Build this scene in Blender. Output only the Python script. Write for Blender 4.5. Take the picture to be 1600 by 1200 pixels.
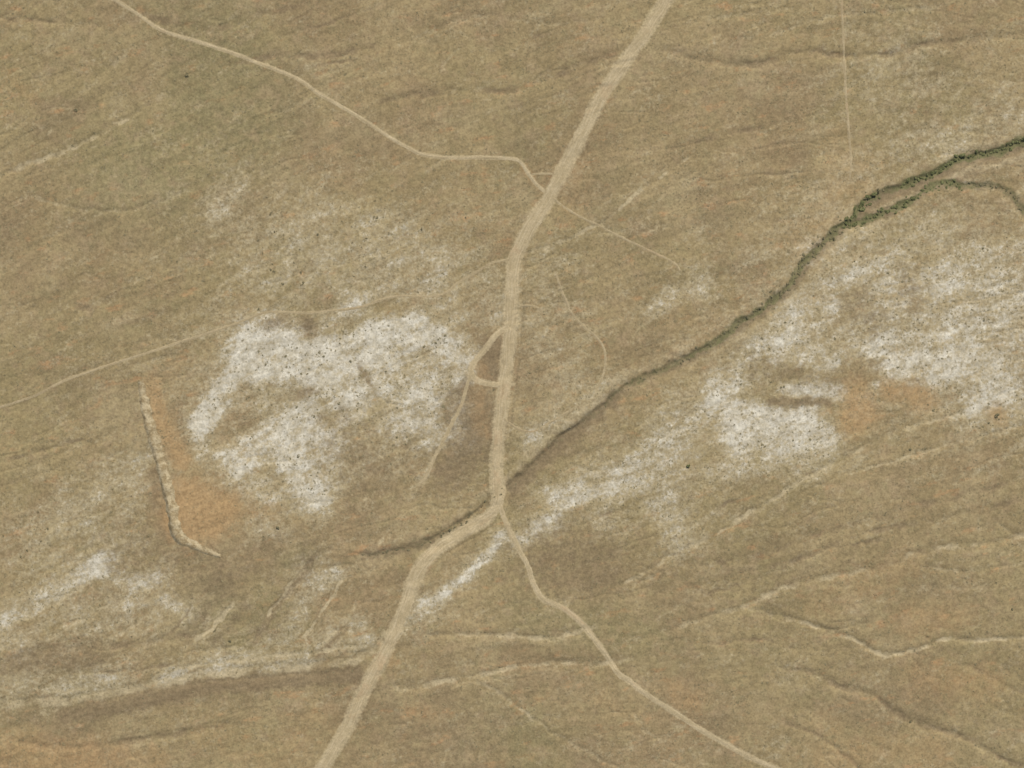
import bpy, math, random
import numpy as np
from mathutils import Vector

# ------------------------------------------------------------------ camera, sky, sun, exposure
scene = bpy.context.scene
for o in list(bpy.data.objects):
    bpy.data.objects.remove(o)
C = scene.collection
R = math.radians
ALT = 2500.0                                    # metres above the plain
cam_d = bpy.data.cameras.new('camera')
cam = bpy.data.objects.new('camera', cam_d)
C.objects.link(cam)
cam.location = (0, 0, ALT)
cam.rotation_euler = (0, 0, 0)                  # straight down, north is up
cam_d.sensor_width = 36.0
cam_d.lens = 36.0 * ALT / 800.0                 # 800 m across the frame
cam_d.clip_start = 1.0
cam_d.clip_end = 40000.0
scene.camera = cam

SUN_AZ, SUN_EL = 22.0, 46.0                     # azimuth clockwise from north (+Y)
w = bpy.data.worlds.new('World')
scene.world = w
w.use_nodes = True
nt = w.node_tree
sky = nt.nodes.new('ShaderNodeTexSky')
sky.sky_type = 'NISHITA'
sky.sun_disc = False
sky.sun_elevation = R(SUN_EL)
sky.sun_rotation = R(SUN_AZ)
bgn = nt.nodes.get('Background') or nt.nodes.new('ShaderNodeBackground')
bgn.inputs['Strength'].default_value = 0.07
nt.links.new(sky.outputs['Color'], bgn.inputs['Color'])
out = nt.nodes.get('World Output') or nt.nodes.new('ShaderNodeOutputWorld')
nt.links.new(bgn.outputs[0], out.inputs[0])

sd = bpy.data.lights.new('sun', 'SUN')
sd.energy = 4.2
sd.angle = R(0.53)
sd.color = (1.0, 0.95, 0.86)
sun = bpy.data.objects.new('sun', sd)
C.objects.link(sun)
sv = Vector((math.sin(R(SUN_AZ)) * math.cos(R(SUN_EL)), math.cos(R(SUN_AZ)) * math.cos(R(SUN_EL)), math.sin(R(SUN_EL))))
sun.location = sv * 500
sun.rotation_euler = sv.to_track_quat('Z', 'Y').to_euler()

vs = scene.view_settings
vs.view_transform = 'Standard'
vs.look = 'None'
vs.exposure = 0.0
vs.gamma = 1.0
vs.use_curve_mapping = False

# ------------------------------------------------------------------ numpy helpers
rng = np.random.default_rng(7)
random.seed(7)

def P(px, py):                                  # map position in metres, east and north of the centre
    return ((px - 800.0) * 0.5, (600.0 - py) * 0.5)

def _h(ix, iy, s):
    n = (ix.astype(np.int64) * 374761393 + iy.astype(np.int64) * 668265263 + s * 974634127) & 0xffffffff
    n = ((n ^ (n >> 13)) * 1274126177) & 0xffffffff
    n = (n ^ (n >> 16)) & 0xffffffff
    return n

def perlin(x, y, s=0):
    x0 = np.floor(x); y0 = np.floor(y)
    fx = x - x0; fy = y - y0
    u = fx * fx * fx * (fx * (fx * 6 - 15) + 10)
    v = fy * fy * fy * (fy * (fy * 6 - 15) + 10)
    def g(dx, dy):
        a = _h(x0 + dx, y0 + dy, s) * (2 * math.pi / 4294967296.0)
        return np.cos(a) * (fx - dx) + np.sin(a) * (fy - dy)
    a = g(0, 0) * (1 - u) + g(1, 0) * u
    b = g(0, 1) * (1 - u) + g(1, 1) * u
    return (a * (1 - v) + b * v) * 1.5

def fbm(x, y, octv=4, s=0, gain=0.5):
    t = 0; a = 1.0; n = 0
    for i in range(octv):
        t = t + a * perlin(x, y, s + i * 17); n += a
        x = x * 2.03 + 11.3; y = y * 2.03 - 5.7; a *= gain
    return t / n

def sstep(a, b, x):
    t = np.clip((x - a) / (b - a), 0, 1)
    return t * t * (3 - 2 * t)

def smooth(pts, step=2.5):                      # Catmull-Rom through the points, evenly stepped
    p = np.array(pts, float)
    p = np.vstack([2 * p[0] - p[1], p, 2 * p[-1] - p[-2]])
    o = []
    for i in range(1, len(p) - 2):
        a, b, c, d = p[i - 1], p[i], p[i + 1], p[i + 2]
        n = max(2, int(np.hypot(*(c - b)) / step))
        for k in range(n):
            t = k / n
            o.append(0.5 * (2 * b + (c - a) * t + (2 * a - 5 * b + 4 * c - d) * t * t + (3 * b - a - 3 * c + d) * t ** 3))
    o.append(p[-2])
    return np.array(o)

def line(*pp, step=2.5):
    return smooth([P(a, b) for a, b in pp], step)

# ------------------------------------------------------------------ the ground grid: 0.9 m cells in view, widening to the horizon
def axis(half, step, grow, far):
    core = np.arange(-half, half + 1e-6, step)
    o = []; x = core[-1]; d = step
    while x < far:
        d = min(d * grow, 900.0); x += d; o.append(x)
    o = np.array(o)
    return np.concatenate([-o[::-1] + (core[0] + core[-1]), core, o])
GX = axis(425, 0.9, 1.14, 9000)
GY = axis(325, 0.9, 1.14, 9000)
NX, NY = len(GX), len(GY)
X, Y = np.meshgrid(GX, GY)                      # arrays [row=y, column=x]
core = sstep(1500, 700, np.maximum(np.abs(X), np.abs(Y)))

WX = X + 10 * fbm(X / 30, Y / 30, 5, 101, .6)        # wandering coordinates: ragged outlines
WY = Y + 10 * fbm(X / 30, Y / 30, 5, 202, .6)
WX2 = X + 2.2 * fbm(X / 9, Y / 9, 2, 303)
WY2 = Y + 2.2 * fbm(X / 9, Y / 9, 2, 404)

def field(pl, Rm, wx=WX, wy=WY, margin=9):
    """least distance to a polyline, the side (+ left of its direction) and the share of its length"""
    D = np.full(X.shape, 1e6); S = np.zeros(X.shape); T = np.zeros(X.shape)
    n = len(pl)
    for i in range(n - 1):
        a, b = pl[i], pl[i + 1]
        lo = np.minimum(a, b) - Rm - margin; hi = np.maximum(a, b) + Rm + margin
        i0, i1 = np.searchsorted(GX, [lo[0], hi[0]]); j0, j1 = np.searchsorted(GY, [lo[1], hi[1]])
        if i1 <= i0 or j1 <= j0: continue
        sl = (slice(j0, j1), slice(i0, i1))
        x = wx[sl]; y = wy[sl]
        e = b - a; L2 = e @ e + 1e-9
        t = np.clip(((x - a[0]) * e[0] + (y - a[1]) * e[1]) / L2, 0, 1)
        dx = x - a[0] - t * e[0]; dy = y - a[1] - t * e[1]
        d = np.hypot(dx, dy)
        m = d < D[sl]
        D[sl] = np.where(m, d, D[sl])
        S[sl] = np.where(m, np.sign(e[0] * dy - e[1] * dx), S[sl])
        T[sl] = np.where(m, (i + t) / (n - 1), T[sl])
    return D, S, T

# local run of the drainage: v is constant along a streak
mfx = np.clip(X / 400, -1.5, 1.5); mfy = np.clip(Y / 300, -1.5, 1.5)
slope = 0.40 - 0.10 * mfx + 0.10 * mfy - 0.22 * mfx * np.clip(mfy, 0, 1) - 0.42 * np.clip(-mfy - 0.25, 0, 1.2) * (0.6 + 0.4 * mfx)
V = (Y - slope * X * 0.8) + 10 * fbm(X / 90, Y / 90, 3, 31)
U = X * 0.92 + Y * 0.39
streak = fbm(U / 120, V / 15, 4, 41, 0.55)
streak2 = fbm(U / 45, V / 5, 3, 43, 0.55)
patch = fbm(X / 75, Y / 60, 4, 45)
patch2 = fbm(X / 23, Y / 23, 4, 47)

# ------------------------------------------------------------------ lines of the place
MAIN = line((1095, -90), (1066, -45), (1040, 0), (1010, 50), (985, 85), (960, 120), (935, 160), (912, 205), (893, 240), (875, 275), (857, 310), (841, 335), (826, 360), (812, 385), (803, 410), (800, 440), (799, 480), (797, 520), (793, 560), (788, 600), (783, 640), (779, 680), (776, 715), (776, 750), (777, 782), (764, 806), (727, 829), (695, 848), (670, 869), (652, 895), (640, 925), (630, 955), (618, 985), (603, 1015), (588, 1042), (575, 1067), (560, 1100), (545, 1130), (525, 1165), (503, 1200), (478, 1240), (430, 1310))
TRACKS = [  # name, label, polyline, half width (m), strength (1 = solid, 0 = barely there)
 ('dirt_track', 'narrow pale dirt track running south-east from the road fork', line((777, 775), (784, 800), (797, 830), (812, 860), (825, 885), (833, 910), (848, 935), (880, 950), (910, 975), (930, 1000), (945, 1020), (965, 1050), (985, 1065), (1010, 1085), (1050, 1110), (1090, 1137), (1130, 1160), (1180, 1187), (1240, 1212), (1330, 1250)), 1.95, 1.0),
 ('dirt_track', 'thin winding dirt track joining the main road from the north-west', line((60, -70), (120, -35), (180, 0), (215, 22), (255, 48), (310, 65), (370, 85), (400, 97), (430, 108), (465, 123), (500, 147), (540, 170), (580, 195), (610, 215), (640, 232), (660, 241), (700, 246), (750, 246), (800, 248), (815, 255), (825, 270), (838, 288), (852, 300)), 1.45, 0.9),
 ('dirt_track', 'short dirt spur closing the triangle at the north-western junction', line((829, 273), (848, 271), (866, 272)), 1.0, 0.5),
 ('dirt_track', 'small dirt loop branching west off the main road beside the salt flat', line((797, 508), (778, 520), (766, 535), (750, 555), (738, 570), (736, 582), (745, 594), (768, 600), (787, 602)), 2.0, 0.95),
 ('dirt_track', 'thin pale track edging the western salt flat on its east side', line((737, 580), (729, 605), (720, 635), (707, 660), (692, 690), (680, 712), (667, 742), (655, 757)), 1.5, 0.62),
 ('dirt_track', 'faint track leaving the main road westward north of the salt flat', line((799, 405), (770, 410), (745, 425), (715, 442), (700, 455), (675, 463), (620, 463), (590, 470), (560, 481), (520, 485), (480, 489), (440, 487), (410, 490), (370, 505), (320, 522), (280, 535), (240, 548), (215, 556), (150, 577), (100, 595), (50, 620), (0, 636), (-60, 655), (-200, 700)), 1.15, 0.55),
 ('dirt_track', 'barely visible track crossing the plain east of the main road', line((857, 303), (880, 322), (905, 338), (935, 352), (955, 363), (990, 380), (1020, 394), (1052, 410), (1064, 425)), 1.0, 0.55),
 ('dirt_track', 'faint straight north-south vehicle line on the north-eastern plain', line((1312, -120), (1315, -10), (1318, 60), (1320, 110), (1323, 160), (1327, 215), (1330, 255), (1327, 280)), 1.1, 0.5),
 ('dirt_track', 'faint curved path bending south toward the creek east of the road', line((868, 425), (878, 455), (893, 488), (910, 508), (930, 525), (944, 545), (946, 568), (940, 592), (930, 612)), 1.1, 0.58),
 ('dirt_track', 'short faint path linking the main road to the creek bank', line((783, 650), (797, 662), (815, 672), (835, 674), (855, 662), (880, 648), (905, 632)), 1.0, 0.4),
 ('dirt_track', 'short double stub of bare ground east of the main road', line((800, 470), (815, 477), (835, 478), (850, 488)), 0.9, 0.4),
]
CREEK = line((1740, 160), (1680, 190), (1620, 213), (1600, 222), (1560, 238), (1500, 250), (1465, 270), (1430, 285), (1395, 297), (1360, 312), (1343, 327), (1330, 345), (1310, 360), (1290, 378), (1270, 398), (1255, 417), (1240, 440), (1215, 465), (1190, 485), (1165, 500), (1140, 518), (1115, 540), (1085, 555), (1050, 572), (1010, 590), (970, 610), (945, 635), (920, 655), (885, 680), (865, 700), (840, 720), (815, 745), (797, 760), (775, 778), (752, 798), (720, 820), (690, 840), (660, 853), (620, 862), (570, 870), (535, 879))
CREEK_S = line((1318, 356), (1345, 346), (1375, 335), (1400, 325), (1430, 310), (1455, 293), (1480, 287), (1520, 290), (1550, 290), (1575, 300), (1590, 318), (1606, 337), (1640, 380), (1700, 440))
WASH_W = line((-120, 1120), (-40, 1108), (60, 1102), (120, 1098), (180, 1087), (250, 1072), (310, 1060), (370, 1054), (420, 1050), (470, 1047), (520, 1042), (556, 1036), (590, 1018), (606, 996))
BERM = line((219, 596), (224, 630), (232, 665), (242, 700), (252, 735), (262, 775), (268, 802), (272, 828), (281, 843), (300, 852), (322, 862), (345, 870), step=1.5)
# gullies: polyline, depth, half width, pale sandy bed strength
GULLIES = [
 (line((490, 868), (475, 900), (455, 925), (430, 950), (410, 985), (395, 1008)), 1.3, 5, 0.35),
 (line((545, 895), (528, 915), (515, 940), (505, 960), (497, 985), (488, 1010)), 0.8, 4, 0.55),
 (line((-60, 300), (0, 275), (40, 258), (80, 245), (110, 232), (150, 213), (190, 190), (230, 165), (275, 140)), 1.0, 5, 0.85),
 (line((-40, 25), (0, 29), (60, 33), (120, 38), (170, 41)), 0.9, 4, 0.2),
 (line((115, 150), (135, 138), (165, 112), (188, 90), (215, 66)), 0.6, 4, 0.35),
 (line((30, 300), (60, 310), (110, 324), (180, 330), (230, 322), (280, 305), (322, 283)), 0.6, 4, 0.4),
 (line((330, 110), (420, 90), (500, 88), (560, 78), (610, 68)), 0.6, 5, 0.15),
 (line((560, 165), (640, 150), (720, 143), (800, 141), (850, 126), (900, 106), (960, 84), (1000, 72)), 0.9, 5, 0.15),
 (line((1000, 72), (1060, 84), (1100, 96), (1180, 100), (1215, 91), (1260, 82), (1320, 86), (1380, 86), (1440, 70), (1490, 65), (1600, 53), (1700, 40)), 1.3, 5, 0.15),
 (line((1180, 60), (1210, 54), (1240, 43), (1270, 31), (1320, 23), (1370, 20), (1480, 8)), 0.6, 3, 0.45),
 (line((640, 58), (690, 42), (720, 30), (760, 24), (800, 30), (880, 38), (960, 22)), 0.5, 4, 0.3),
 (line((800, 398), (850, 388), (890, 372), (920, 358), (960, 335), (978, 318), (1000, 298), (1030, 278), (1060, 258), (1090, 230), (1116, 205)), 0.5, 3, 0.85),
 (line((1010, 330), (1040, 303), (1065, 280), (1095, 262)), 0.4, 3, 0.35),
 (line((890, 955), (920, 940), (960, 918), (1000, 900), (1050, 868), (1100, 845), (1150, 815), (1200, 785), (1260, 747), (1320, 715), (1380, 682), (1450, 660), (1560, 630)), 0.8, 4, 0.72),
 (line((955, 932), (990, 914), (1030, 896), (1080, 876)), 0.5, 3, 0.4),
 (line((960, 1015), (1000, 1000), (1060, 980), (1110, 962), (1170, 945), (1220, 920), (1280, 905), (1330, 895), (1400, 884), (1422, 868), (1480, 855), (1540, 850), (1600, 835), (1700, 800)), 1.0, 5, 0.55),
 (line((1150, 945), (1200, 958), (1240, 968), (1300, 987), (1340, 1002), (1370, 1020), (1400, 1023), (1440, 1012), (1480, 998), (1520, 1002), (1560, 998), (1600, 997), (1700, 990)), 1.1, 4, 0.8),
 (line((1420, 882), (1460, 888), (1520, 892), (1570, 884), (1640, 870)), 0.6, 3, 0.4),
 (line((1440, 915), (1500, 920), (1550, 913), (1590, 900)), 0.5, 3, 0.35),
 (line((640, 990), (660, 993), (700, 990), (750, 992), (800, 993), (850, 998), (880, 993), (915, 983), (960, 970)), 0.9, 4, 0.6),
 (line((600, 1058), (625, 1075), (660, 1072), (700, 1062), (750, 1056), (800, 1042), (850, 1036), (900, 1036), (945, 1037), (1010, 1022)), 1.1, 5, 0.75),
 (line((700, 1066), (740, 1066), (770, 1077), (800, 1096), (830, 1120), (860, 1143), (900, 1165), (940, 1186), (985, 1215), (1050, 1260)), 0.6, 3, 0.55),
 (line((985, 1105), (1000, 1130), (1015, 1148), (1040, 1155), (1070, 1156)), 0.4, 3, 0.4),
 (line((1200, 1040), (1260, 1050), (1320, 1075), (1370, 1090), (1400, 1115), (1440, 1132), (1500, 1150), (1560, 1182), (1640, 1215)), 1.1, 5, 0.2),
 (line((1190, 1110), (1230, 1130), (1280, 1150), (1330, 1190), (1380, 1230)), 0.6, 4, 0.1),
 (line((1500, 1030), (1540, 1055), (1580, 1075), (1640, 1095)), 0.7, 4, 0.1),
 (line((0, 1150), (60, 1165), (120, 1168), (200, 1158), (260, 1150), (330, 1138), (400, 1130)), 0.9, 5, 0.1),
 (line((0, 1035), (60, 1022), (120, 1012), (190, 1008), (260, 1000), (330, 985)), 0.8, 6, 0.1),
 (line((0, 930), (70, 895), (130, 862), (190, 842)), 0.5, 5, 0.3),
 (line((290, 1000), (320, 985), (345, 965), (365, 945)), 0.5, 3, 0.55),
 (line((500, 1012), (512, 997), (526, 984)), 0.5, 2.5, 0.95),
 (line((372, 933), (352, 958), (330, 983), (298, 1003)), 0.5, 3, 0.9),
 (line((486, 885), (462, 905), (442, 930), (420, 960), (404, 985)), 0.3, 2.2, 0.8),
 (line((552, 884), (532, 908), (520, 930), (505, 955), (490, 977), (466, 1006)), 0.4, 2.2, 0.9),
 (line((640, 800), (622, 815), (605, 832), (588, 852)), 0.3, 2.2, 0.7),
 (line((180, 1000), (230, 960), (262, 930)), 0.3, 2.2, 0.5),
 (line((60, 1010), (130, 965), (200, 935), (250, 915)), 0.3, 2.5, 0.5),
 (line((0, 985), (80, 945), (150, 905)), 0.3, 3, 0.5),
 (line((210, 1060), (260, 1030), (330, 1015), (390, 1012)), 0.4, 3, 0.5),
 (line((20, 1065), (90, 1080), (150, 1070)), 0.3, 4, 0.5),
 (line((250, 1048), (330, 1038), (420, 1026), (500, 1018), (560, 1005)), 0.4, 2.5, 0.8),
 (line((280, 1075), (350, 1062), (440, 1056), (530, 1050), (575, 1040)), 0.5, 2.2, 0.1),
 (line((60, 1052), (140, 1050), (220, 1046), (300, 1030)), 0.4, 2.4, 0.1),
 (line((230, 1010), (270, 985), (300, 950), (325, 925)), 0.4, 2.5, 0.1),
 (line((560, 960), (540, 985), (520, 1012)), 0.3, 2.2, 0.1),
 (line((590, 900), (565, 930), (545, 960)), 0.3, 2.5, 0.45),
 (line((1040, 1000), (1120, 1005), (1200, 1000), (1290, 1040)), 0.4, 3, 0.1),
 (line((1080, 935), (1180, 905), (1290, 860), (1400, 840)), 0.5, 3, 0.15),
 (line((1300, 745), (1400, 720), (1500, 690), (1620, 660)), 0.5, 3, 0.5),
 (line((420, 60), (500, 40), (560, 20), (600, 5)), 0.4, 3, 0.1),
 (line((480, 105), (560, 92), (600, 80)), 0.4, 3, 0.1),
 (line((820, 60), (900, 50), (980, 40)), 0.3, 3, 0.1),
 (line((1100, 30), (1180, 20), (1280, 5)), 0.3, 3, 0.4),
 (line((640, 270), (680, 300), (700, 330)), 0.2, 2, 0.3),
 (line((1000, 470), (1020, 445), (1060, 430), (1090, 425)), 0.2, 2.2, 0.5),
 (line((0, 720), (60, 705), (110, 690), (150, 685)), 0.3, 3, 0.2),
 (line((30, 740), (80, 715), (130, 693), (170, 680), (200, 672)), 0.5, 4, 0.3),
 (line((620, 815), (605, 830), (590, 848), (578, 862)), 0.4, 3, 0.5),
 (line((850, 840), (900, 820), (960, 800), (1000, 790)), 0.3, 3, 0.0),
 (line((930, 655), (960, 640), (1000, 635), (1025, 648), (1050, 650), (1080, 645)), 0.3, 3, 0.4),
 (line((1250, 290), (1258, 305), (1272, 292), (1280, 285)), 0.4, 3, 0.3),
 (line((200, 20), (330, 45), (420, 20), (500, 5)), 0.5, 6, 0.0),
 (line((1000, 870), (1090, 880), (1180, 870), (1260, 840), (1350, 815), (1440, 790), (1560, 760), (1650, 735)), 0.6, 6, 0.1),
 (line((1100, 800), (1180, 770), (1230, 745), (1290, 735)), 0.4, 4, 0.2),
 (line((1160, 900), (1260, 868), (1340, 835), (1420, 820), (1520, 800), (1620, 775)), 0.6, 5, 0.15),
 (line((100, 470), (130, 480), (160, 470), (190, 455)), 0.4, 5, 0.0),
 (line((1000, 240), (1100, 220), (1180, 200), (1260, 190)), 0.3, 5, 0.0),
]
# white salt crust: polyline, half width m, strength
SALT = [
 (line((316, 665), (330, 635), (348, 604), (378, 575), (400, 552)), 9, .95),
 (line((395, 550), (425, 535), (462, 545), (500, 548)), 22, 1.0),
 (line((380, 575), (420, 562), (470, 575)), 15, .95),
 (line((490, 560), (530, 560), (565, 545)), 18, 1.0),
 (line((575, 560), (600, 525), (640, 512), (675, 522), (705, 545)), 11, .95),
 (line((590, 512), (640, 506), (690, 528)), 9, 1.0),
 (line((540, 480), (575, 478)), 12, .55),
 (line((700, 555), (722, 550), (730, 575), (715, 610), (708, 650)), 11, .72),
 (line((540, 590), (620, 590), (680, 620), (690, 650)), 34, .62),
 (line((620, 560), (690, 580)), 26, .55),
 (line((318, 650), (320, 690), (312, 715)), 5, .5),
 (line((470, 655), (440, 680), (400, 705), (372, 722)), 17, .80),
 (line((480, 670), (455, 705), (480, 745), (492, 765)), 18, .88),
 (line((490, 640), (520, 690), (490, 740)), 22, .58),
 (line((385, 760), (430, 770), (480, 775)), 13, .5),
 (line((400, 820), (440, 830)), 12, .35),
 (line((540, 620), (600, 660), (660, 660)), 26, .50),
 (line((420, 610), (500, 620), (560, 650)), 22, .34),
 (line((520, 690), (600, 700), (660, 690)), 24, .34),
 (line((720, 590), (722, 630), (690, 690), (660, 745)), 5, .55),
 (line((620, 720), (650, 705)), 9, .4),
 (line((420, 390), (520, 400), (600, 410), (680, 440)), 40, .37),
 (line((500, 350), (570, 380), (640, 395)), 28, .40),
 (line((440, 430), (560, 445)), 28, .30),
 (line((350, 330), (352, 300), (370, 288)), 11, .42),
 (line((700, 490), (760, 500), (785, 500)), 10, .35),
 # south-west
 (line((165, 868), (158, 888)), 9, 1.05),
 (line((150, 845), (170, 850)), 11, .55),
 (line((-60, 1000), (0, 972), (60, 940), (110, 912), (150, 885)), 8, .58),
 (line((190, 905), (225, 912), (248, 905)), 8, .68),
 (line((255, 935), (285, 955), (305, 960), (290, 975)), 6, .55),
 (line((200, 945), (205, 970)), 6, .5),
 (line((120, 800), (170, 760), (215, 745)), 22, .38),
 (line((20, 1000), (100, 980), (200, 960)), 35, .32),
 (line((80, 900), (190, 850)), 32, .26),
 (line((260, 1055), (330, 1040), (400, 1035), (470, 1032)), 11, .55),
 (line((490, 905), (500, 885), (515, 890)), 10, .62),
 (line((470, 940), (450, 990), (420, 1020)), 14, .22),
 (line((500, 1008), (520, 990)), 5, .6),
 (line((470, 1030), (500, 1010), (535, 1005), (570, 995)), 9, .42),
 (line((548, 985), (565, 978)), 6, .55),
 (line((785, 835), (765, 865), (740, 890), (715, 912), (690, 930), (660, 945)), 4, .8),
 (line((690, 930), (655, 950), (635, 968)), 10, .58),
 (line((150, 1060), (175, 1062)), 5, .55),
 # south and east
 (line((812, 845), (850, 815), (890, 790), (930, 765)), 9, .80),
 (line((870, 775), (910, 765), (960, 750), (1000, 722), (1040, 708)), 13, .68),
 (line((940, 765), (1000, 740), (1050, 700)), 20, .48),
 (line((1020, 765), (1045, 800), (1060, 840)), 16, .56),
 (line((935, 822), (975, 818)), 8, .45),
 (line((1040, 700), (1090, 650), (1130, 610), (1170, 575), (1215, 535)), 14, .62),
 (line((1130, 600), (1170, 560), (1215, 515), (1270, 470), (1330, 435)), 12, .50),
 (line((1150, 665), (1200, 665), (1250, 655)), 15, 1.0),
 (line((1160, 690), (1220, 690), (1280, 690)), 15, .80),
 (line((1225, 610), (1265, 610), (1310, 612)), 7, .85),
 (line((1255, 565), (1285, 562), (1300, 570)), 8, .62),
 (line((1230, 545), (1270, 525), (1290, 510)), 9, .50),
 (line((1250, 530), (1330, 525), (1400, 510)), 24, .46),
 (line((1300, 475), (1330, 450), (1370, 425), (1400, 450)), 13, .45),
 (line((1380, 545), (1410, 570), (1440, 570)), 20, .75),
 (line((1440, 520), (1480, 500), (1530, 520)), 32, .55),
 (line((1490, 570), (1530, 570), (1560, 620), (1530, 630)), 22, .75),
 (line((1450, 440), (1500, 425), (1560, 440), (1600, 430), (1660, 420)), 26, .52),
 (line((1560, 530), (1600, 520), (1660, 500)), 36, .50),
 (line((1400, 470), (1480, 500), (1580, 540), (1680, 560)), 62, .46),
 (line((1370, 600), (1380, 595), (1400, 598)), 5, .55),
 (line((1440, 615), (1490, 620), (1580, 630), (1640, 625)), 12, .52),
 (line((1400, 390), (1480, 385), (1580, 380)), 30, .30),
 (line((1030, 475), (1060, 458), (1100, 440)), 11, .52),
 (line((1030, 640), (1100, 620)), 10, .3),
 (line((1480, 283), (1540, 285)), 5, .35),
 (line((840, 450), (870, 520), (905, 600)), 32, .22),
 (line((410, 570), (520, 610), (660, 600)), 62, .34),
 (line((420, 740), (500, 720), (600, 690)), 36, .26),
 (line((1260, 530), (1440, 490), (1620, 500)), 80, .32),
 (line((1130, 690), (1290, 690)), 26, .36),
 (line((1400, 130), (1480, 180), (1580, 190)), 45, .20),
 (line((1250, 360), (1330, 270), (1480, 220), (1600, 195)), 14, .34),
 (line((690, 450), (750, 470), (780, 480)), 28, .30),
 (line((830, 690), (880, 660), (930, 625), (960, 600)), 9, .42),
 (line((1060, 670), (1120, 600), (1180, 540), (1240, 490), (1330, 430)), 16, .34),
 (line((1300, 400), (1400, 380), (1480, 400)), 36, .34),
 (line((1100, 720), (1200, 720), (1280, 720)), 16, .40),
 (line((960, 790), (1060, 760), (1120, 740)), 30, .28),
 (line((60, 860), (150, 800), (230, 760)), 36, .30),
 (line((0, 1060), (120, 1050), (200, 1070)), 22, .34),
 (line((440, 1000), (480, 930), (500, 890)), 9, .40),
 (line((350, 640), (420, 620), (470, 640)), 30, .26),
 (line((1180, 500), (1260, 420), (1320, 370)), 14, .30),
]
# rusty clay: polyline, half width, strength
RED = [
 (line((290, 775), (320, 790), (345, 800)), 17, .95),
 (line((275, 815), (330, 820)), 14, .9),
 (line((240, 605), (245, 640), (262, 680), (285, 720)), 8, .8),
 (line((390, 795), (430, 797)), 8, .5),
 (line((1335, 615), (1345, 640), (1330, 660)), 13, .8),
 (line((1395, 612), (1425, 612), (1450, 622)), 10, .75),
 (line((748, 570), (756, 590)), 7, .5),
 (line((748, 615), (757, 670)), 9, .48),
 (line((1555, 645), (1562, 652)), 8, .6),
 (line((-20, 1180), (60, 1185), (140, 1195)), 22, .65),
 (line((150, 1180), (240, 1190)), 16, .5),
 (line((330, 1150), (420, 1180), (500, 1120)), 20, .35),
 (line((1320, 230), (1330, 290), (1290, 340), (1260, 380)), 24, .38),
 (line((1060, 500), (1120, 505), (1160, 470)), 20, .3),
 (line((870, 290), (900, 330), (900, 270)), 16, .35),
 (line((600, 1015), (612, 1035)), 5, .6),
 (line((1060, 1080), (1085, 1095)), 10, .55),
 (line((640, 1110), (670, 1112)), 8, .45),
 (line((940, 1095), (1000, 1120)), 12, .35),
 (line((1270, 950), (1350, 910), (1420, 880)), 14, .4),
 (line((1420, 970), (1500, 960)), 14, .5),
 (line((1280, 1120), (1300, 1130)), 12, .4),
 (line((1440, 1060), (1540, 1065)), 18, .5),
 (line((1290, 1190), (1400, 1170), (1470, 1180)), 16, .45),
 (line((20, 130), (45, 150)), 10, .4),
 (line((640, 15), (690, 10), (760, 60)), 12, .25),
 (line((820, 262), (830, 278)), 4, .6),
]
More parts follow.
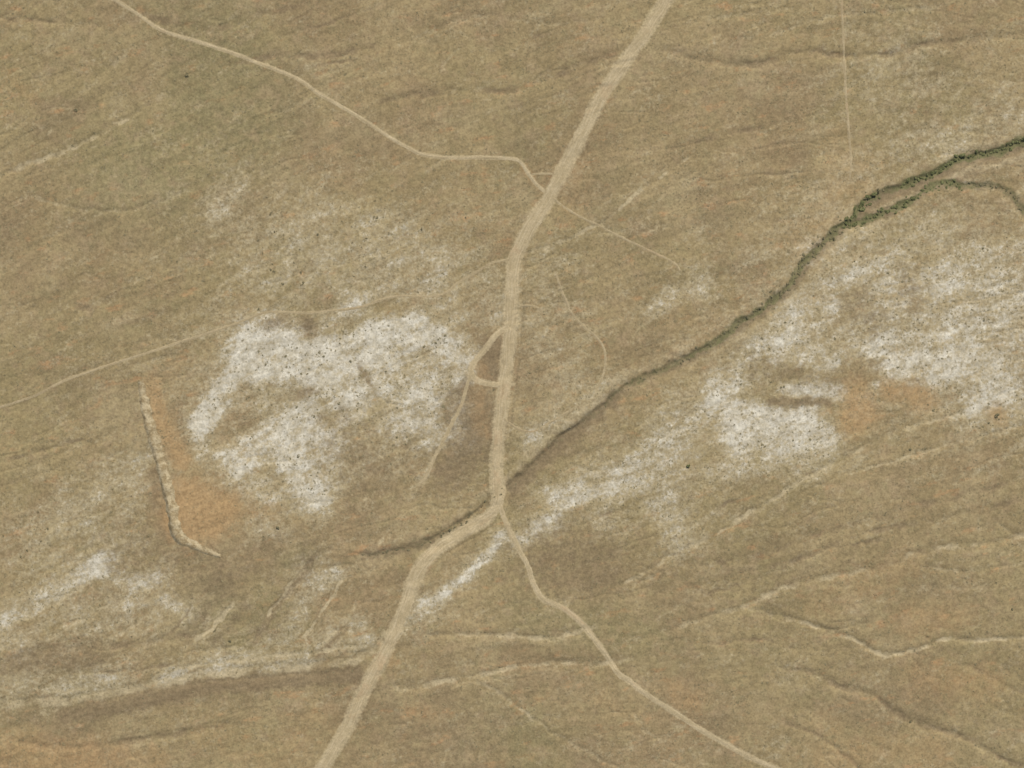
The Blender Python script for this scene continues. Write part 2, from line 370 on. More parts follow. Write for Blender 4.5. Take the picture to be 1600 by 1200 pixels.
# dark olive brown scrub soil, dark gully lines, painted shade beside the berm
DARK = [
 (line((725, 640), (735, 690), (710, 730)), 20, .7),
 (line((768, 540), (764, 585)), 8, .95),
 (line((728, 620), (760, 640), (745, 690), (715, 720)), 14, .7),
 (line((770, 640), (760, 700)), 14, .5),
 (line((880, 860), (930, 880), (850, 880)), 30, .6),
 (line((245, 740), (250, 790), (262, 830)), 7, .8),  # shade of the berm's west side, painted into the ground colour
 (line((200, 860), (250, 850), (330, 890)), 28, .5),
 (line((340, 900), (420, 860), (480, 850)), 22, .4),
 (line((480, 503), (486, 520)), 6, .75),
 (line((420, 508), (445, 498)), 6, .6),
 (line((468, 620), (486, 610)), 4, .7),
 (line((500, 655), (540, 650)), 6, .45),
 (line((560, 690), (630, 700), (600, 720)), 22, .35),
 (line((520, 700), (560, 730)), 20, .4),
 (line((1205, 628), (1290, 627)), 4, .85),
 (line((1180, 575), (1230, 585), (1300, 592), (1370, 580)), 9, .5),
 (line((1330, 480), (1352, 465), (1360, 500)), 12, .5),
 (line((1418, 435), (1432, 470)), 10, .5),
 (line((1400, 610), (1440, 600)), 5, .5),
 (line((660, 1130), (720, 1170)), 40, .35),
 (line((-20, 1045), (60, 1030), (150, 1025)), 11, .7),
 (line((150, 1108), (240, 1090), (330, 1072), (420, 1062), (520, 1055)), 8, .75),
 (line((562, 572), (572, 590), (580, 604)), 2, .7),
 (line((490, 870), (472, 900), (449, 925), (432, 947), (415, 975), (400, 1002)), 3.0, .85),
 (line((532, 988), (518, 1003), (502, 1022)), 2.5, .7),
 (line((330, 945), (312, 968), (292, 992)), 6, .55),
 (line((380, 950), (360, 975), (335, 1000)), 5, .55),
 (line((450, 960), (430, 990)), 6, .4),
 (line((960, 620), (920, 658), (880, 690), (840, 725), (805, 760)), 6.5, .85),
 (line((350, 70), (345, 130), (365, 190)), 34, .30),
 (line((60, 70), (150, 60)), 40, .22),
 (line((100, 180), (180, 130)), 30, .22),
 (line((1250, 940), (1400, 925), (1550, 950)), 45, .30),
 (line((1300, 1010), (1450, 1050), (1600, 1040)), 40, .25),
 (line((1000, 880), (1100, 900), (1200, 880)), 30, .30),
 (line((90, 600), (140, 590), (200, 620)), 26, .30),
 (line((60, 440), (140, 540)), 30, .18),
 (line((100, 1118), (180, 1104), (250, 1090), (310, 1076), (370, 1070), (420, 1066), (520, 1058), (556, 1052)), 6, .95),
 (line((1600, 240), (1520, 262), (1440, 292), (1390, 308), (1355, 335)), 7, .75),
 (line((880, 692), (840, 728), (800, 768)), 5, .7),
 (line((690, 612), (700, 620)), 6, .3),
 (line((820, 220), (880, 210)), 25, .15),
 (line((740, 820), (660, 850), (570, 872)), 5, .5),
 (line((470, 870), (480, 880)), 14, .4),
 (line((820, 530), (830, 640)), 18, .3),
]
GREEN = [
 (line((340, 90), (345, 150), (360, 190)), 40, .55),
 (line((290, 20), (330, 40)), 40, .4),
 (line((200, 260), (260, 270), (300, 230)), 36, .5),
 (line((400, 150), (420, 200)), 30, .35),
 (line((1400, 1), (1440, 160), (1500, 170)), 20, .2),
 (line((330, 960), (380, 980), (420, 960)), 22, .45),
 (line((840, 970), (960, 985), (1040, 1000)), 18, .4),
 (line((800, 1130), (830, 1180)), 25, .4),
 (line((60, 1100), (120, 1060)), 20, .3),
 (line((480, 870), (460, 880)), 10, .6),
]
YELL = [
 (line((120, 1060), (110, 1070)), 12, .6),
 (line((350, 750), (355, 760)), 12, .4),
]

def blend(lst, lap=0.2):
    F = np.zeros(X.shape)
    for pl, r, a in lst:
        D, S, T = field(pl, r * 2.0 + 8, *((WX, WY) if r > 8.5 else (WX2, WY2)))
        f = a * (0.6 * sstep(1.5, 0.2, D / r) + 0.4 * sstep(2.4, 0.3, D / (r + 3)))
        F = np.maximum(F, f) + lap * np.minimum(F, f)
    return F

salt = blend(SALT, 0.08)
salt = salt * (1 + 0.35 * streak2 + 0.5 * patch2)
salt = np.where(salt > .85, .85 + (salt - .85) * .4, salt)
red = blend(RED)
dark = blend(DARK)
green = blend(GREEN)
salt = salt * (1 - 0.45 * np.clip(dark - .15, 0, 1) - 0.5 * np.clip(red - .3, 0, 1))

# ------------------------------------------------------------------ relief
Z = 5.0 * fbm(X / 420, Y / 420, 3, 61) * 1.0 + 0.75 * streak * core + 0.05 * streak2 * core + 0.8 * fbm(X / 60, Y / 60, 3, 63)
Z += 60 * fbm(X / 3000, Y / 3000, 3, 65) * (1 - core)
Z *= 1 - 0.6 * np.clip(salt, 0, 1) * 0.5
rn = fbm(U / 130, V / 26, 3, 951, .45)
rmask = sstep(-.05, .25, fbm(X / 70, Y / 70, 3, 953)) * core
rill = sstep(.045, .0, np.abs(rn)) * rmask
rn2 = fbm(U / 60, V / 13, 3, 957, .45)
rill2 = sstep(.05, .0, np.abs(rn2)) * sstep(.0, .3, fbm(X / 55, Y / 55, 3, 959)) * core
Z -= 0.4 * rill + 0.25 * rill2
pale = 0.30 * rill * sstep(-.2, .3, patch2) + 0.22 * rill2 * sstep(-.1, .3, patch2)
wet = np.zeros(X.shape)

NV1 = [fbm(X / 22, Y / 22, 2, 500 + q) for q in range(4)]; NV2 = [fbm(X / 17, Y / 17, 3, 700 + q) for q in range(5)]
for k, (pl, dep, hw, pb) in enumerate(GULLIES):
    D, S, T = field(pl, hw * 3, WX2, WY2, 5)
    if pb <= 0.2:                               # gullies with little or no pale bed get a darker centre line
        dark = np.maximum(dark, .8 * sstep(0, .12, T) * sstep(1, .88, T) * sstep(hw * .8, hw * .2, D) * np.clip(.6 + 1.4 * NV1[k % 4], 0, 1))
    fade = sstep(0, .12, T) * sstep(1, .88, T) if True else 1
    vary = 0.65 + 0.6 * np.clip(0.5 + NV1[k % 4], 0, 1)
    s = D * np.where(S > 0, 1.0, 1.0)
    Z -= dep * 0.70 * fade * vary * np.exp(-(s / (hw * 0.55)) ** 2)
    Z += dep * 0.10 * fade * np.exp(-((s - hw * 1.5) / (hw * 0.7)) ** 2)
    pale = np.maximum(pale, pb * fade * (sstep(hw * 0.62 + .6, hw * 0.12 + .3, D) + .45 * sstep(1.3, .2, np.abs(D - hw * 1.25)) * (NV2[(k + 2) % 5] > .02)) * (0.2 + 0.95 * np.clip(0.5 + 1.9 * NV2[k % 5], 0, 1)))

def cut(pl, depth, wn, ws, f0=0.0, f1=1.0):
    """an incised channel: steep bank on its northern side, easier slope on the southern"""
    global Z
    D, S, T = field(pl, 40, WX2, WY2, 6)
    n = np.where(D > 60, 1e3, -D * S)                                    # lines run east to west: right of them is north
    prof = sstep(wn + 2.6, wn - 1.4, n) * sstep(-ws * 2.1, -ws * 0.25, n) * sstep(0, .02, T) * sstep(1, .97, T)
    dd = depth(T)
    Z -= dd * prof
    return D, n, T, prof
DEP = lambda T: np.interp(T, [0, .3, .5, .62, .72, .85, 1], [1.9, 1.9, 1.6, 1.4, 2.0, 1.7, 0.7])
cD, cn, cT, cprof = cut(CREEK, DEP, 2.2, 4.8)
sD, sn, sT, sprof = cut(CREEK_S[::-1], lambda T: 1.1 + 0 * T, 1.6, 3.4)
wD, wn_, wT, wprof = cut(WASH_W[::-1], lambda T: 0.5 + 0 * T, 6.0, 5.0)
Z += 0.5 * np.exp(-((cn - 8) / 3.5) ** 2) * (cD < 60)
wet = np.maximum(wet, 0.9 * cprof * np.interp(cT, [0, .5, .7, 1], [1, .8, .45, .5]))
wet = np.maximum(wet, 0.75 * sprof)
cw = 1 + 1.1 * fbm(X / 13, Y / 13, 3, 881)
sedge = sstep(4.6 * cw, 1.2 * cw, np.abs(cn - 1.2 + 2.5 * patch2)) * np.interp(cT, [0, .25, .27, .33, .36, .48, .6, .7, 1], [1, 1, .6, 1, .75, .8, .55, .2, .25]) * (cD < 60)
sedge = np.maximum(sedge, sstep(4.4 * cw, 1.2 * cw, np.abs(sn - 0.3 + 2.0 * patch2)) * np.interp(sT, [0, .5, .6, 1], [.5, .55, .9, .95]) * (sD < 60))
pale = np.maximum(pale, 0.7 * np.clip(.75 + 1.0 * patch2, 0, 1) * sstep(5.2, 1.6, np.abs(wn_ - 2.5 + 3 * patch2)) * (wD < 40) * sstep(0.02, 0.2, 1 - wT))
pale = np.maximum(pale, 0.55 * np.exp(-((cn - 8.0) / 4.5) ** 2) * (cD < 60) * np.interp(cT, [0, .3, .5, .6, .8, .9, 1], [.5, .5, .1, .8, .8, .3, .2]))
pale = np.maximum(pale, 0.6 * np.exp(-((cn + 9.5) / 3.0) ** 2) * (cD < 60) * np.interp(cT, [0, .04, .24, .3, .5, .6, 1], [.3, .9, .9, .45, .5, .2, .05]))

# road corridors: smoothed and dusted
lanes = [(MAIN, 4.8, 1.0)] + [(t[2], t[3], t[4]) for t in TRACKS]
micro = 0.10 * fbm(X / 3.2, Y / 3.2, 3, 81, 0.65) * core
dust = np.zeros(X.shape)
keep = np.ones(X.shape)
for pl, hw, st in lanes:
    D, S, T = field(pl, hw + 8, X, Y, 2)
    keep = np.minimum(keep, sstep(hw * 0.75, hw * 1.4, D) * 1.0 + (1 - st) * 0.5)
    dust = np.maximum(dust, st * sstep(hw * (1.75 + 1.0 * patch2), hw * 0.7, D))
    if hw > 4:
        Z = Z * sstep(3, 14, D) + (Z - 0.0) * (1 - sstep(3, 14, D))
        Zr = Z
        mainD = D; mainS = S; mainT = T
Z += micro * np.clip(keep, 0, 1)
# shallow side drains of the main road, and the fill where it crosses the creek
Z -= 0.45 * np.exp(-((mainD - 8.2) / 1.3) ** 2) * (0.6 + 0.8 * np.clip(0.5 + fbm(X / 30, Y / 30, 2, 91), 0, 1))
fill = np.exp(-((X - P(777, 780)[0]) ** 2 + (Y - P(777, 780)[1]) ** 2) / 18.0 ** 2) * sstep(10, 4, mainD)
Z = Z * (1 - 0.0 * fill) + 2.6 * fill * cprof

def heights(x, y):
    x = np.asarray(x, float); y = np.asarray(y, float)
    i = np.clip(np.searchsorted(GX, x) - 1, 0, NX - 2); j = np.clip(np.searchsorted(GY, y) - 1, 0, NY - 2)
    fx = np.clip((x - GX[i]) / (GX[i + 1] - GX[i]), 0, 1); fy = np.clip((y - GY[j]) / (GY[j + 1] - GY[j]), 0, 1)
    return (Z[j, i] * (1 - fx) + Z[j, i + 1] * fx) * (1 - fy) + (Z[j + 1, i] * (1 - fx) + Z[j + 1, i + 1] * fx) * fy

def sample(F, x, y):
    i = np.clip(np.searchsorted(GX, x), 0, NX - 1); j = np.clip(np.searchsorted(GY, y), 0, NY - 1)
    return F[j, i]

# ------------------------------------------------------------------ materials
def mat(name):
    m = bpy.data.materials.new(name); m.use_nodes = True
    n = m.node_tree.nodes; n.clear()
    o = n.new('ShaderNodeOutputMaterial'); b = n.new('ShaderNodeBsdfPrincipled')
    m.node_tree.links.new(b.outputs[0], o.inputs[0])
    b.inputs['Roughness'].default_value = 0.95
    b.inputs['Specular IOR Level'].default_value = 0.12
    return m, m.node_tree, b

class NB:
    """small node builder"""
    def __init__(s, t):
        s.t = t; s.n = t.nodes; s.l = t.links
        s.co = s.n.new('ShaderNodeNewGeometry').outputs['Position']
    def put(s, sock, v):
        if hasattr(v, 'is_output'): s.l.new(v, sock)
        else: sock.default_value = v
    def attr(s, name, comp='Fac'):
        a = s.n.new('ShaderNodeAttribute'); a.attribute_name = name
        return a.outputs[comp]
    def noise(s, size, detail=3, rough=0.55, vec=None, dist=0.0, off=0.0):
        k = s.n.new('ShaderNodeTexNoise')
        mp = s.n.new('ShaderNodeMapping')
        mp.inputs['Location'].default_value = (off, off * 1.7, off * .3)
        s.l.new(vec or s.co, mp.inputs['Vector'])
        if isinstance(size, tuple):
            mp.inputs['Rotation'].default_value = (0, 0, -size[2])
            mp2 = s.n.new('ShaderNodeMapping'); s.l.new(mp.outputs[0], mp2.inputs['Vector'])
            mp2.inputs['Scale'].default_value = (1 / size[0], 1 / size[1], 1 / size[0])
            s.l.new(mp2.outputs[0], k.inputs['Vector']); k.inputs['Scale'].default_value = 1
        else:
            s.l.new(mp.outputs[0], k.inputs['Vector']); k.inputs['Scale'].default_value = 1 / size
        k.inputs['Detail'].default_value = detail; k.inputs['Roughness'].default_value = rough
        k.inputs['Distortion'].default_value = dist
        return k.outputs['Fac']
    def math(s, op, a, b=0.0, c=0.0, clamp=False):
        m = s.n.new('ShaderNodeMath'); m.operation = op; m.use_clamp = clamp
        s.put(m.inputs[0], a); s.put(m.inputs[1], b)
        if op in ('MULTIPLY_ADD',): s.put(m.inputs[2], c)
        return m.outputs[0]
    def ramp(s, v, a, b, lo=0.0, hi=1.0):
        m = s.n.new('ShaderNodeMapRange'); m.interpolation_type = 'SMOOTHSTEP'
        s.put(m.inputs[0], v); m.inputs[1].default_value = a; m.inputs[2].default_value = b
        m.inputs[3].default_value = lo; m.inputs[4].default_value = hi
        return m.outputs[0]
    def mix(s, f, a, b):
        m = s.n.new('ShaderNodeMix'); m.data_type = 'RGBA'
        s.put(m.inputs[0], f)
        for k, v in ((6, a), (7, b)):
            if isinstance(v, tuple): m.inputs[k].default_value = (*v, 1)
            else: s.l.new(v, m.inputs[k])
        return m.outputs[2]
    def scale(s, col, f):
        m = s.n.new('ShaderNodeVectorMath'); m.operation = 'SCALE'
        s.l.new(col, m.inputs[0]); s.put(m.inputs['Scale'], f)
        return m.outputs[0]
    def bump(s, h, dist, strength=1.0):
        b = s.n.new('ShaderNodeBump'); b.inputs['Distance'].default_value = dist
        b.inputs['Strength'].default_value = strength
        s.l.new(h, b.inputs['Height'])
        return b.outputs[0]

gm, gt, gb = mat('steppe_soil')
N = NB(gt)
n_fine = N.noise(1.7, 4, 0.65)
n_mid = N.noise(6.0, 4, 0.6, off=31)
n_big = N.noise(38.0, 4, 0.55, off=77)
n_huge = N.noise(150.0, 3, 0.5, off=15)
n_str = N.attr('flow')
a_salt, a_red, a_dark, a_green, a_pale, a_wet, a_dust = [N.attr(k) for k in ('salt', 'red', 'dark', 'green', 'pale', 'wet', 'dust')]
TAN = (0.320, 0.245, 0.130); TAN2 = (0.270, 0.206, 0.108); BROWN = (0.264, 0.192, 0.106); OLIVE = (0.250, 0.212, 0.100)
c = N.mix(N.ramp(n_big, .36, .64), TAN2, TAN)
c = N.mix(N.math('MULTIPLY', N.ramp(n_huge, .42, .66), 0.3), c, OLIVE)
c = N.mix(N.math('MULTIPLY', N.ramp(N.noise(85.0, 4, .6, off=140), .5, .68), 0.75), c, BROWN)
c = N.mix(N.math('MULTIPLY', N.ramp(n_str, .50, .66), 0.45), c, (0.36, 0.285, 0.165))
c = N.mix(N.math('MULTIPLY', N.ramp(n_str, .47, .33), 0.55), c, (0.225, 0.175, 0.098))
c = N.mix(N.ramp(N.noise(62., 4, .55, off=505), .52, .68, 0, .55), c, (0.225, 0.168, 0.096))
c = N.mix(N.ramp(N.noise(55., 4, .55, off=545), .54, .70, 0, .45), c, (0.365, 0.292, 0.165))
# sparse rusty patches of bare clay
n_rust = N.noise((17.0, 8.0, 0.2), 4, .6, off=205)
c = N.mix(N.math('MULTIPLY', N.ramp(n_rust, .58, .73), 0.62), c, (0.40, 0.235, 0.115))
c = N.mix(N.math('MULTIPLY', a_green, N.ramp(n_mid, .3, .62, .3, 1.0)), c, (0.205, 0.188, 0.092))
c = N.mix(N.math('MULTIPLY', N.ramp(N.noise(13., 4, .6, off=311), .5, .7), .4), c, (0.335, 0.245, 0.147))
c = N.mix(N.math('MULTIPLY', N.ramp(N.noise(9., 4, .6, off=331), .5, .7), .28), c, (0.275, 0.240, 0.125))
# salt crust, broken up by tufts
n_sp = N.noise(4.3, 4, 0.68, off=55)
sf = N.math('ADD', a_salt, N.math('ADD', N.math('MULTIPLY_ADD', n_sp, 1.3, -.65), N.math('ADD', N.math('MULTIPLY_ADD', N.noise(1.9, 3, .65, off=861), .9, -.45), N.math('MULTIPLY_ADD', N.noise((26., 10., .55), 4, .62, off=401), 1.3, -.65))))
salt_c = N.mix(N.ramp(N.noise(9.0, 3, .6, off=66), .35, .65), (0.48, 0.43, 0.325), (0.615, 0.57, 0.465))
c = N.mix(N.ramp(sf, .02, .58, 0, .75), c, (0.400, 0.332, 0.205))
c = N.mix(N.ramp(sf, .40, 1.12, 0, 1.0), c, salt_c)
c = N.mix(N.math('MULTIPLY', N.ramp(a_salt, .15, .5), N.ramp(N.noise(3.3, 3, .62, off=821), .57, .70, 0, .6)), c, (0.262, 0.215, 0.128))
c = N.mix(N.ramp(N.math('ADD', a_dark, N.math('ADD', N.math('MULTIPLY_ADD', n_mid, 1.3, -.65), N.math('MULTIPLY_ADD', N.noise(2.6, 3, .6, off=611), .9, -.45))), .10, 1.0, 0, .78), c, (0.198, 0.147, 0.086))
c = N.mix(N.ramp(N.math('ADD', a_red, N.math('MULTIPLY_ADD', n_mid, .8, -.4)), .12, 1.0, 0, .75), c, (0.385, 0.250, 0.122))
n_spk = N.noise(2.0, 3, .65, off=911)
c = N.mix(N.ramp(N.math('ADD', a_pale, N.math('ADD', N.math('MULTIPLY_ADD', n_mid, .8, -.4), N.math('MULTIPLY_ADD', n_spk, .9, -.45))), .10, .9, 0, .85), c, (0.445, 0.365, 0.225))
c = N.mix(N.ramp(N.math('ADD', a_wet, N.math('MULTIPLY_ADD', n_mid, .7, -.35)), .2, .9, 0, .85), c, (0.205, 0.158, 0.095))
c = N.mix(N.ramp(N.math('ADD', N.attr('sedge'), N.math('ADD', N.math('MULTIPLY_ADD', n_mid, .9, -.45), N.math('MULTIPLY_ADD', N.noise(2.4, 3, .6, off=711), 1.1, -.55))), .15, .95, 0, .88), c, (0.165, 0.158, 0.074))
c = N.mix(N.ramp(N.math('ADD', a_dust, N.math('MULTIPLY_ADD', n_fine, .9, -.45)), .2, .95, 0, .75), c, (0.44, 0.355, 0.215))
g = N.math('ADD', N.ramp(n_fine, .28, .72, .84, 1.16), N.ramp(N.noise(4.2, 3, .6, off=7), .3, .7, -.13, .13))
c = N.scale(c, g)
gt.links.new(c, gb.inputs['Base Color'])
gt.links.new(N.bump(N.noise(1.6, 3, .6, off=3), 0.22, 0.7), gb.inputs['Normal'])

rm, rt_, rb = mat('packed_dirt')
N = NB(rt_)
s_at = N.attr('across'); t_at = N.attr('along')
cmb = N.n.new('ShaderNodeCombineXYZ'); N.l.new(s_at, cmb.inputs[0]); N.l.new(N.math('MULTIPLY', t_at, 0.055), cmb.inputs[1])
lanes_n = N.noise(1.1, 4, .6, vec=cmb.outputs[0])
c = N.mix(N.ramp(N.noise(11., 4, .6), .35, .68), (0.385, 0.305, 0.178), (0.455, 0.365, 0.222))
c = N.mix(N.ramp(lanes_n, .46, .66, 0, .7), c, (0.50, 0.41, 0.262))
c = N.mix(N.ramp(lanes_n, .45, .32, 0, .6), c, (0.335, 0.258, 0.150))
c = N.mix(N.ramp(N.noise(24., 3, .6, off=17), .55, .72, 0, .4), c, (0.43, 0.29, 0.165))
c = N.mix(N.attr('bare'), (0.315, 0.245, 0.140), c)
c = N.scale(c, N.ramp(N.noise(1.4, 3, .65, off=3), .3, .7, .88, 1.12))
rt_.links.new(c, rb.inputs['Base Color'])
rt_.links.new(N.bump(N.noise(.9, 3, .6), 0.12, 0.6), rb.inputs['Normal'])

em, et, eb = mat('heaped_earth')
N = NB(et)
c = N.mix(N.ramp(N.noise(4., 4, .65), .38, .62), (0.275, 0.210, 0.115), (0.440, 0.360, 0.225))
c = N.scale(c, N.ramp(N.noise(1.2, 3, .6, off=4), .3, .7, .85, 1.15))
et.links.new(c, eb.inputs['Base Color'])
et.links.new(N.bump(N.noise(1.1, 3, .6), 0.3, 0.7), eb.inputs['Normal'])

def plant_mat(name, a, b_, tr=0.12):
    m, t, b = mat(name)
    N = NB(t)
    oi = N.n.new('ShaderNodeObjectInfo')
    tint = N.math('ADD', N.math('MULTIPLY', oi.outputs['Random'], .5), N.math('MULTIPLY', N.attr('tint'), .5))
    c = N.mix(tint, a, b_)
    c = N.scale(c, N.ramp(N.noise(.5, 2), .3, .7, .8, 1.2))
    t.links.new(c, b.inputs['Base Color'])
    b.inputs['Roughness'].default_value = 0.75
    return m
M_creek = plant_mat('creek_leaves', (0.135, 0.146, 0.062), (0.250, 0.250, 0.115))
M_olive = plant_mat('olive_leaves', (0.185, 0.164, 0.092), (0.310, 0.272, 0.158))
M_sage = plant_mat('sage_leaves', (0.165, 0.142, 0.078), (0.280, 0.240, 0.140))
M_straw = plant_mat('straw', (0.20, 0.165, 0.085), (0.43, 0.36, 0.21))
M_wood = plant_mat('twig_bark', (0.09, 0.065, 0.045), (0.13, 0.10, 0.07))

# ------------------------------------------------------------------ mesh helpers
def mesh_np(name, verts, quads, attrs=None, mats=(), smooth_=False, midx=None):
    me = bpy.data.meshes.new(name)
    verts = np.ascontiguousarray(verts, np.float32); quads = np.ascontiguousarray(quads, np.int32)
    nf, k = quads.shape
    me.vertices.add(len(verts)); me.vertices.foreach_set('co', verts.ravel())
    me.loops.add(nf * k); me.loops.foreach_set('vertex_index', quads.ravel())
    me.polygons.add(nf); me.polygons.foreach_set('loop_start', np.arange(0, nf * k, k, dtype=np.int32))
    if midx is not None: me.polygons.foreach_set('material_index', np.ascontiguousarray(midx, np.int32))
    for m in mats: me.materials.append(m)
    for kname, arr in (attrs or {}).items():
        a = me.attributes.new(kname, 'FLOAT', 'POINT'); a.data.foreach_set('value', np.ascontiguousarray(arr, np.float32).ravel())
    me.update(calc_edges=True)
    if smooth_: me.polygons.foreach_set('use_smooth', np.ones(nf, bool))
    return me

def link(name, me, label=None, cat=None, group=None, kind=None, loc=None, rz=0, sc=None):
    o = bpy.data.objects.new(name, me); C.objects.link(o)
    if label: o['label'] = label
    if cat: o['category'] = cat
    if group: o['group'] = group
    if kind: o['kind'] = kind
    if loc is not None: o.location = loc
    o.rotation_euler = (0, 0, rz)
    if sc is not None: o.scale = sc
    return o

def grid_quads(ny, nx):
    i = np.arange(nx - 1)[None, :] + nx * np.arange(ny - 1)[:, None]
    i = i.ravel()
    return np.stack([i, i + 1, i + nx + 1, i + nx], 1)

# ------------------------------------------------------------------ ground
me = mesh_np('ground', np.stack([X, Y, Z], -1).reshape(-1, 3), grid_quads(NY, NX),
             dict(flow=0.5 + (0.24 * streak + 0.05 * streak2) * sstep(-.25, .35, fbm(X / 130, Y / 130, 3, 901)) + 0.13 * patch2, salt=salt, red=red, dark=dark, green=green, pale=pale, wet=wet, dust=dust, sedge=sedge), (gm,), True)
link('ground', me, 'dry tan steppe ground with salt crusts, gullies and rusty clay patches', 'ground', kind='structure')

# ------------------------------------------------------------------ roads and tracks: crowned ribbons laid on the ground
def ribbon(name, pl, hw, strength, label, seed, cols=13, lift=0.0, wfun=None):
    d = np.gradient(pl, axis=0); d /= np.hypot(d[:, 0], d[:, 1])[:, None] + 1e-9
    nrm = np.stack([-d[:, 1], d[:, 0]], 1)
    L = np.concatenate([[0], np.cumsum(np.hypot(*np.diff(pl, axis=0).T))])
    n = int(L[-1] / 0.9) + 2
    Ls = np.linspace(0, L[-1], n)
    cx = np.interp(Ls, L, pl[:, 0]); cy = np.interp(Ls, L, pl[:, 1])
    nx = np.interp(Ls, L, nrm[:, 0]); ny = np.interp(Ls, L, nrm[:, 1])
    wob = 0.35 * fbm(Ls / 18, Ls * 0 + seed, 2, seed) * hw
    cx = cx + nx * wob; cy = cy + ny * wob
    wv = hw * (1 + 0.22 * fbm(Ls / 25, Ls * 0 + 3.3, 3, seed + 5))
    if wfun is not None: wv = wv * wfun(Ls / L[-1])
    s = np.linspace(-1.35, 1.35, cols)
    x = cx[:, None] + nx[:, None] * wv[:, None] * s; y = cy[:, None] + ny[:, None] * wv[:, None] * s
    z = heights(x, y)
    sm = np.abs(s)[None, :]
    edge = 0.20 * fbm(x / 2.6, y / 2.6, 3, seed + 9) + 0.12 * fbm(x / 11, y / 11, 2, seed + 10)
    ruts = -0.05 * (np.exp(-((sm - 0.5) / 0.13) ** 2))
    gaps = (1 - strength) * (0.34 * fbm(x / 9, y / 9, 3, seed + 11) + 0.16 * fbm(x / 1.9, y / 1.9, 2, seed + 12) - 0.11)
    off = 0.13 - 0.25 * sstep(0.5, 1.25, sm) + edge * sstep(0.3, 0.9, sm) + ruts + gaps + lift
    ends = np.minimum(1, np.minimum(Ls, L[-1] - Ls) / 2.0)[:, None]
    z = z + off - 0.2 * (1 - ends)
    me = mesh_np(name, np.stack([x, y, z], -1).reshape(-1, 3), grid_quads(n, cols)[:, ::-1],
                 dict(across=np.broadcast_to(s * wv[:, None], x.shape), along=np.broadcast_to(Ls[:, None], x.shape), bare=np.full(x.shape, min(1.0, strength + .08))), (rm,), True)
    return link(name, me, label, 'road', kind='structure')
ribbon('dirt_road', MAIN, 4.0, 1.0, 'wide pale graded dirt road running through the centre from north to south', 11, cols=19, lift=0.03,
       wfun=lambda t: np.interp(t, [0, .12, .2, .27, .33, .42, .5, .56, .62, .68, .74, .8, .9, 1], [.95, 1, 1.1, 1.1, 1.2, 1.1, .95, .82, .85, 1.2, 1.1, .95, .88, .9]))
for k, (nm, lab, pl, hw, st) in enumerate(TRACKS):
    ribbon(nm, pl, hw, st, lab, 40 + k * 7, cols=9)

# ------------------------------------------------------------------ the old stock-dam bank
d = np.gradient(BERM, axis=0); d /= np.hypot(d[:, 0], d[:, 1])[:, None]
nrm = np.stack([-d[:, 1], d[:, 0]], 1)
tt = np.linspace(0, 1, len(BERM))
s = np.concatenate([np.linspace(-1.25, 0, 9)[:-1], np.linspace(0, 2.3, 12)])
hw = 4.0 * (1 + 0.6 * fbm(tt * 26, tt * 0, 3, 5)) * np.interp(tt, [0, .05, .2, .8, 1], [.5, .75, 1, 1, .45])
x = BERM[:, :1] + nrm[:, :1] * hw[:, None] * s; y = BERM[:, 1:] + nrm[:, 1:] * hw[:, None] * s
hh = np.interp(tt, [0, .05, .3, .72, .8, 1], [.4, .8, 1.3, 2.0, 1.1, .35]) * (1 + 0.6 * fbm(tt * 24, tt * 0 + 9, 3, 6))
prof = np.where(s < 0, sstep(-1.05, -0.12, s), sstep(2.2, 0.1, s) ** 1.6)[None, :]
z = heights(x, y) + hh[:, None] * prof + 0.7 * fbm(x / 3.2, y / 3.2, 3, 8) * prof - 0.25 * (1 - prof)
me = mesh_np('earth_embankment', np.stack([x, y, z], -1).reshape(-1, 3), grid_quads(len(BERM), len(s))[:, ::-1], None, (em,), True)
link('earth_embankment', me, 'long low pale earth bank west of the salt flat, hooked at its south end', 'embankment', kind='structure')

